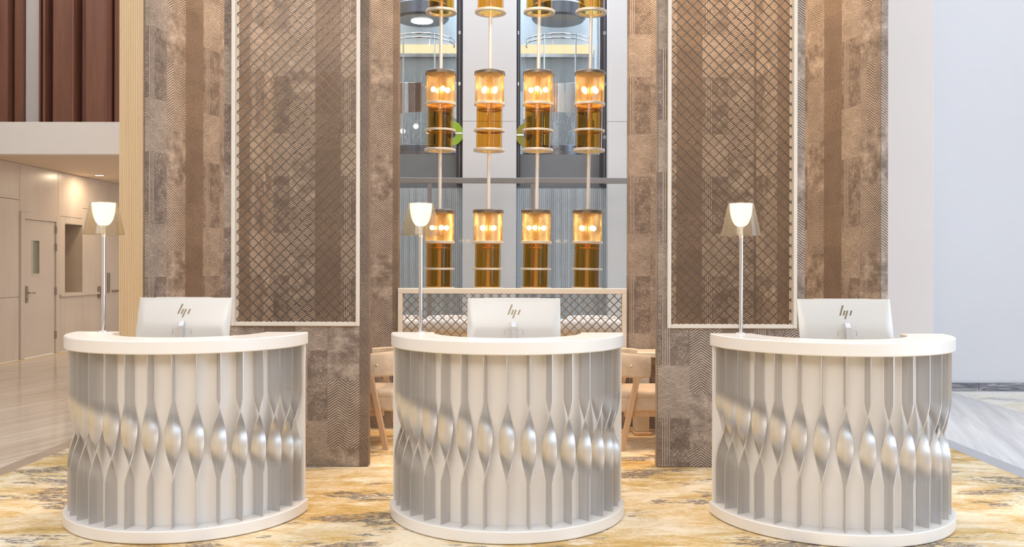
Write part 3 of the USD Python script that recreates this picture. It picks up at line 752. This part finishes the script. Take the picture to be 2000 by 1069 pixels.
# ================================================================== BEHIND THE OPENING
GP = 11.6
gp = thing('glass_partition', 'grey framed glass partition below the elevators', 'partition', (0, GP, 0))
zr = Z_(353, GP)
obj('rail', rbox(-2.3, 2.3, -.03, .03, zr - .035, zr + .035), 'grey_frame', gp)
posts = [X_(839, GP), X_(1040, GP)]
for x in [-2.28] + posts + [2.28]:
    obj('mullion', rbox(x - .027, x + .027, -.025, .025, 0, zr - .035), 'grey_frame', gp)
for a, b in zip([-2.28] + posts, posts + [2.28]):
    obj('glass_pane', bx(a + .027, b - .027, -.004, .004, 0.02, zr - .035), 'clear_glass', gp)
# white wall panels between the shafts
wp = struct_group('wall_lift_lobby', 'white panel wall strips between and beside the elevator shafts', 'wall')
zj = Z_(237, 12.2)
for a, b in ((903, 1008), (1187, 1260)):
    for z0, z1 in ((0, zj), (zj, TOP)):
        obj('wall_panel', rbox(X_(a, 12.2), X_(b, 12.2), 12.2, 12.4, z0 + .002, z1 - .002, .003), 'panel_white', wp)
# ribbed blue grey curtain
def ribbed(x0, x1, y, z0, z1, pitch, amp):
    xs = np.arange(x0, x1, pitch / 6); V = []; Fc = []
    for x in xs:
        yy = y + amp * math.sin(2 * math.pi * x / pitch) + .6 * amp * math.sin(2 * math.pi * x / (pitch * 3.7))
        V += [(x, yy, z0), (x, yy, z1)]
    for i in range(len(xs) - 1):
        a = 2 * i; Fc += [(a, a + 2, a + 3), (a, a + 3, a + 1)]
    n0 = len(V)
    V += [(x, y_ + .02, z) for (x, y_, z) in V]
    Fc += [(c + n0, b + n0, a + n0) for a, b, c in list(Fc)]
    return trimesh.Trimesh(np.array(V), np.array(Fc), process=False)
for a, b, w in ((690, 903, 'left of the white wall strip'), (1008, 1187, 'between the two white wall strips')):
    c = obj('curtain', ribbed(X_(a, 12.5), X_(b, 12.5), 12.5, 0.02, zr - .02, .028, .008), 'curtain_blue_grey', smooth=50)
    tag(c, f'pleated blue grey curtain behind the glass partition, {w}', 'curtain')
struct('wall_shaft_low', bx(-2.6, 1.4, 12.55, 12.65, zr - .02, 3.06), 'shaft_grey', 'dark grey panel under the elevator cabins', 'wall')
struct('wall_atrium', bx(-4.0, 4.0, 14.9, 15.0, 0, TOP), 'shaft_wall', 'pale blue grey atrium wall behind the elevators', 'wall')

# elevator guide rails
for px0, px1, lab in ((891, 903, 'dark steel guide rail right of the left elevator cabin'), (1008, 1015.5, 'dark steel guide rail left of the right elevator cabin'), (1172, 1187, 'dark steel guide rail right of the right elevator cabin')):
    t = thing('guide_rail', lab, 'rail', (X_((px0 + px1) / 2, 12.42), 12.42, 2.63))
    w = X_(1000 + px1 - px0, 12.42)
    obj('channel', rbox(-w / 2, w / 2, 0, .12, 0, TOP - 2.63, .004), 'rail_black', t)
    obj('strip', rbox(-w * .12, w * .12, -.02, 0, 0, TOP - 2.63, .003), 'dark_steel', t)
    for zz in (.62, 1.35, 2.05):
        obj('clip', rbox(-w * .18, w * .18, -.03, -.002, zz, zz + .05, .004), 'steel', t)
# pulley wheels
def wheel(px, py, lab, a0, mat):
    t = thing('pulley_wheel', lab, 'wheel', (X_(px, 12.33), 12.33, Z_(py, 12.33)))
    ring_ = lathe(rect(.075, .172, -.012, .012, .003), a0, a0 + 190, n=32)
    Rx = trimesh.transformations.rotation_matrix(math.pi / 2, [1, 0, 0]); ring_.apply_transform(Rx)
    obj('rim', ring_, mat, t, smooth=30)
    sg = 1 if a0 < 0 else -1
    obj('spoke', rbox(min(0, sg * .16), max(0, sg * .16), -.018, .018, -.012, .012, .003), 'steel', t)
    hub = lathe(rect(.0, .06, -.03, .03, .004), n=24); hub.apply_transform(Rx); obj('hub', hub, 'rail_black', t, smooth=30)
wheel(880, 261, 'lime green half wheel of a pulley by the left elevator cabin', -95, 'green_wheel')
wheel(1031, 264, 'olive half wheel of a pulley by the right elevator cabin', 85, 'olive_wheel')

# elevator cabins
def cabin(pxc, lab, disc):
    yc = 13.15; xc = X_(pxc, 12.7); t = thing('elevator_cabin', lab, 'elevator', (xc, yc, 3.06))
    Rg = 0.575; z = lambda py: Z_(py, 12.6) - 3.06
    obj('floor_plate', lathe([(0, .0), (Rg, .0), (Rg, .05), (0, .05)], n=48), 'dark_steel', t, smooth=30)
    obj('glass_shell', lathe([(Rg - .008, .05), (Rg, .05), (Rg, 3.3), (Rg - .008, 3.3)], 180, 360, 40), 'cabin_glass', t, smooth=30)
    for s in (-1, 1):
        obj('edge_post', rbox(s * Rg - .015, s * Rg + .015, -.03, .03, .05, 3.3, .005), 'steel', t)
    # arched veined panel
    za, zb2 = .16, z(207); hw = .52
    arch = Polygon([(-hw, za)] + [(hw, za)] + [(hw * math.cos(a), zb2 - .14 + .14 * math.sin(a)) for a in np.linspace(0, math.pi, 24)])
    obj('arched_panel', upright(arch, -.05, .03), 'veined_grey', t)
    obj('kick_plate', lathe(rect(.40, .50, .05, .15, .004), 180, 360, 32), 'dark_steel', t, smooth=30)
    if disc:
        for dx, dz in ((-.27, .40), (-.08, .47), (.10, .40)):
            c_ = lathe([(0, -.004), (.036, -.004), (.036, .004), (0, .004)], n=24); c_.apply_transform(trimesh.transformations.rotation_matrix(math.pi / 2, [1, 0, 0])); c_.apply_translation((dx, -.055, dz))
            obj('reflection_disc', c_, 'disc_glow', t)  # glowing discs stand in for room downlights reflected in the cabin
    # rear wall strips
    strips = [('steel', .16), ('bronze_panel', .10), ('steel', .07), ('bronze_panel', .22), ('steel', .12), ('steel', .20), ('bronze_panel', .12), ('steel', .13)]
    tot = sum(w for _, w in strips); x = -.52
    for mname, w in strips:
        ww = w / tot * 1.04
        obj('wall_strip', rbox(x + .002, x + ww - .002, .16, .19, .05, z(141), .006), mname, t); x += ww
    zr_ = lambda py: Z_(py, 13.6) - 3.06
    obj('upper_panel', bx(-.57, .57, .505, .525, zr_(96), 3.3), 'shaft_light', t)
    obj('lower_panel', bx(-.57, .57, .505, .525, z(150), zr_(96)), 'shaft_mid', t)
    zr_ = lambda py: Z_(py, 13.6) - 3.06
    obj('light_band', rbox(-.545, .545, .455, .47, Z_(104, 13.6) - 3.06, Z_(87, 13.6) - 3.06, .004), 'warm_band_glow', t)
    obj('grey_band', rbox(-.55, .55, .45, .48, Z_(112, 13.6) - 3.06, Z_(104.5, 13.6) - 3.06, .004), 'steel', t)
    for zz in (z(62), z(70)):
        A = np.linspace(math.pi * .92, math.pi * 2.08, 36)
        obj('handrail', tube([(.47 * math.cos(a), .47 * math.sin(a), zz) for a in A], .012, 8), 'chrome', t, smooth=40)
    for a in (-118, -62):
        obj('rail_post', tube([(.47 * math.cos(math.radians(a)), .47 * math.sin(math.radians(a)), .06), (.47 * math.cos(math.radians(a)), .47 * math.sin(math.radians(a)), z(60))], .011, 8), 'chrome', t, smooth=40)
    cz = zr_(57)
    obj('canopy', lathe([(0, cz), (.36, cz), (.39, cz + .03), (.39, cz + .19), (.37, cz + .22), (.37, 2.8), (0, 2.8)], n=48), 'dark_steel', t, smooth=30)
    if disc:
        obj('ceiling_disc', lathe([(0, cz - .012), (.16, cz - .012), (.16, cz), (0, cz)], n=32), 'disc_glow', t)
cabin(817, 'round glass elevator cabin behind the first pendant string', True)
cabin(1093, 'round glass elevator cabin behind the third and fourth pendant strings', False)

# seating beyond the screen
def cushion(x0, x1, y0, y1, z0, z1, r):
    P = []
    for x in (x0 + r, x1 - r):
        for y in (y0 + r, y1 - r):
            for zz in (z0 + r, z1 - r):
                s = trimesh.creation.icosphere(2, r); P.append(s.vertices + (x, y, zz))
    return trimesh.convex.convex_hull(np.vstack(P))
def sofa(lab, loc):
    t = thing('sofa', lab, 'sofa', loc)
    obj('base', cushion(-.62, .62, 0, .72, .06, .30, .03), 'sofa_tan', t, smooth=40)
    obj('seat_cushion', cushion(-.50, .50, .18, .74, .28, .46, .06), 'sofa_tan', t, smooth=40)
    obj('backrest', cushion(-.64, .64, -.06, .16, .06, .86, .05), 'sofa_tan', t, smooth=40)
    obj('back_roll', cushion(-.65, .65, -.09, .19, .80, .935, .06), 'sofa_white', t, smooth=40)
    for s in (-1, 1):
        obj('arm', cushion(min(s * .50, s * .64), max(s * .50, s * .64), .1, .74, .06, .62, .05), 'sofa_white', t, smooth=40)
    for sx in (-.55, .55):
        for sy in (.03, .66): obj('leg', cyl(sx, sy, 0, .07, .018, n=12), 'dark_steel', t, smooth=30)
sofa('tan sofa with white top roll behind the left half of the lattice screen', (X_(845, 9.45), 9.75, 0))
sofa('tan sofa with white top roll behind the right half of the lattice screen', (X_(1180, 9.45), 9.75, 0))
def tub(lab, loc):
    t = thing('tub_chair', lab, 'armchair', loc, group='tub chairs beyond the lattice screen')
    obj('seat', cyl(0, 0, .10, .46, .258, n=36, b=.04), 'sofa_tan', t, smooth=40)
    obj('back_shell', lathe(rect(.26, .325, .10, .90, .03), -25, 205, 40), 'sofa_white', t, smooth=40)
    obj('back_pad', lathe(rect(.22, .258, .42, .86, .015), -15, 195, 40), 'sofa_tan', t, smooth=40)
    obj('foot', cyl(0, 0, 0, .10, .2, n=28), 'dark_steel', t, smooth=30)
    return t
tb = tub('white rimmed tub chair at the far left behind the lattice screen', (X_(775, 11.0), 11.0, 0))
dup(tb, 'white rimmed tub chair left of the middle monitor behind the lattice screen', (X_(884, 11.0), 11.0, 0))
dup(tb, 'white rimmed tub chair right of the middle monitor behind the lattice screen', (X_(1156, 11.0), 11.0, 0))

# side tables and chairs beside the low wall
def table(lab, s):
    t = thing('side_table', lab, 'table', (1.57 if s > 0 else -1.78, 8.2, 0), group='tables against the low wall')
    obj('tabletop', rbox(-.46, .46, -.17, .17, .70, .745, .006), 'table_cream', t)
    obj('pedestal', rbox(-s * .40 - .06, -s * .40 + .06, -.12, .12, .03, .70, .006), 'table_cream', t)
    obj('pedestal_foot', rbox(-s * .40 - .08, -s * .40 + .08, -.15, .15, 0, .03, .005), 'beech', t)
table('cream pedestal table beside the left tan chair', -1)
table('cream pedestal table beside the right tan chair', 1)

def chair(lab, loc, s):
    """faces +X when s=1, mirrored when s=-1; local frame: f forward, r toward the viewer"""
    t = thing('dining_chair', lab, 'chair', loc, rotz=s * 3, group='tan chairs at the side tables')
    def mir(m):
        m = m.copy()
        if s < 0:
            m.vertices[:, 0] *= -1; m.invert()
        return m
    # curved backrest, open toward +x
    A0, A1 = 80, 279
    prof = [(.262, .61), (.285, .595), (.308, .61), (.325, .70), (.318, .785), (.30, .81), (.275, .80), (.262, .70)]
    V = lathe(prof, A0, A1, 40)
    Vv = V.vertices; low = np.cos(np.arctan2(Vv[:, 1], Vv[:, 0]) - math.pi)   # ends dip slightly
    Vv[:, 2] -= (1 - np.clip(low, -1, 1)) * .02 * ((Vv[:, 2] - .58) / .2); V.vertices = Vv
    bk = obj('backrest', mir(V), 'tan_suede', t, smooth=40)
    for a in (110, 145, 180, 215, 250):
        b = trimesh.creation.icosphere(2, .012); b.apply_scale((1, 1, 1)); b.apply_translation((.325 * math.cos(math.radians(a)), .325 * math.sin(math.radians(a)), .695)); obj('button', mir(b), 'tan_suede', bk, smooth=True)
    # seat: box base and puffed cushion with welt
    obj('seat', mir(cushion(-.25, .30, -.25, .25, .31, .44, .03)), 'tan_suede', t, smooth=40)
    obj('seat_cushion', mir(cushion(-.25, .305, -.255, .255, .41, .485, .034)), 'tan_suede', t, smooth=40)
    for q in (-1, 1):
        obj('leg', mir(beam((-.185, q * .285, 0), (-.05, q * .283, .63), .046, .034, .004)), 'beech', t)
        obj('leg', mir(beam((.29, q * .235, 0), (.24, q * .22, .36), .04, .034, .004)), 'beech', t)
    obj('stretcher', mir(rbox(-.15, .27, -.225, -.195, .265, .315, .004)), 'beech', t)
    obj('stretcher', mir(rbox(-.15, .27, .195, .225, .265, .315, .004)), 'beech', t)
chair('tan suede dining chair with curved back left of the middle desk', (-1.2, 7.72, 0), -1)
chair('tan suede dining chair with curved back right of the middle desk', (1.07, 7.70, 0), 1)
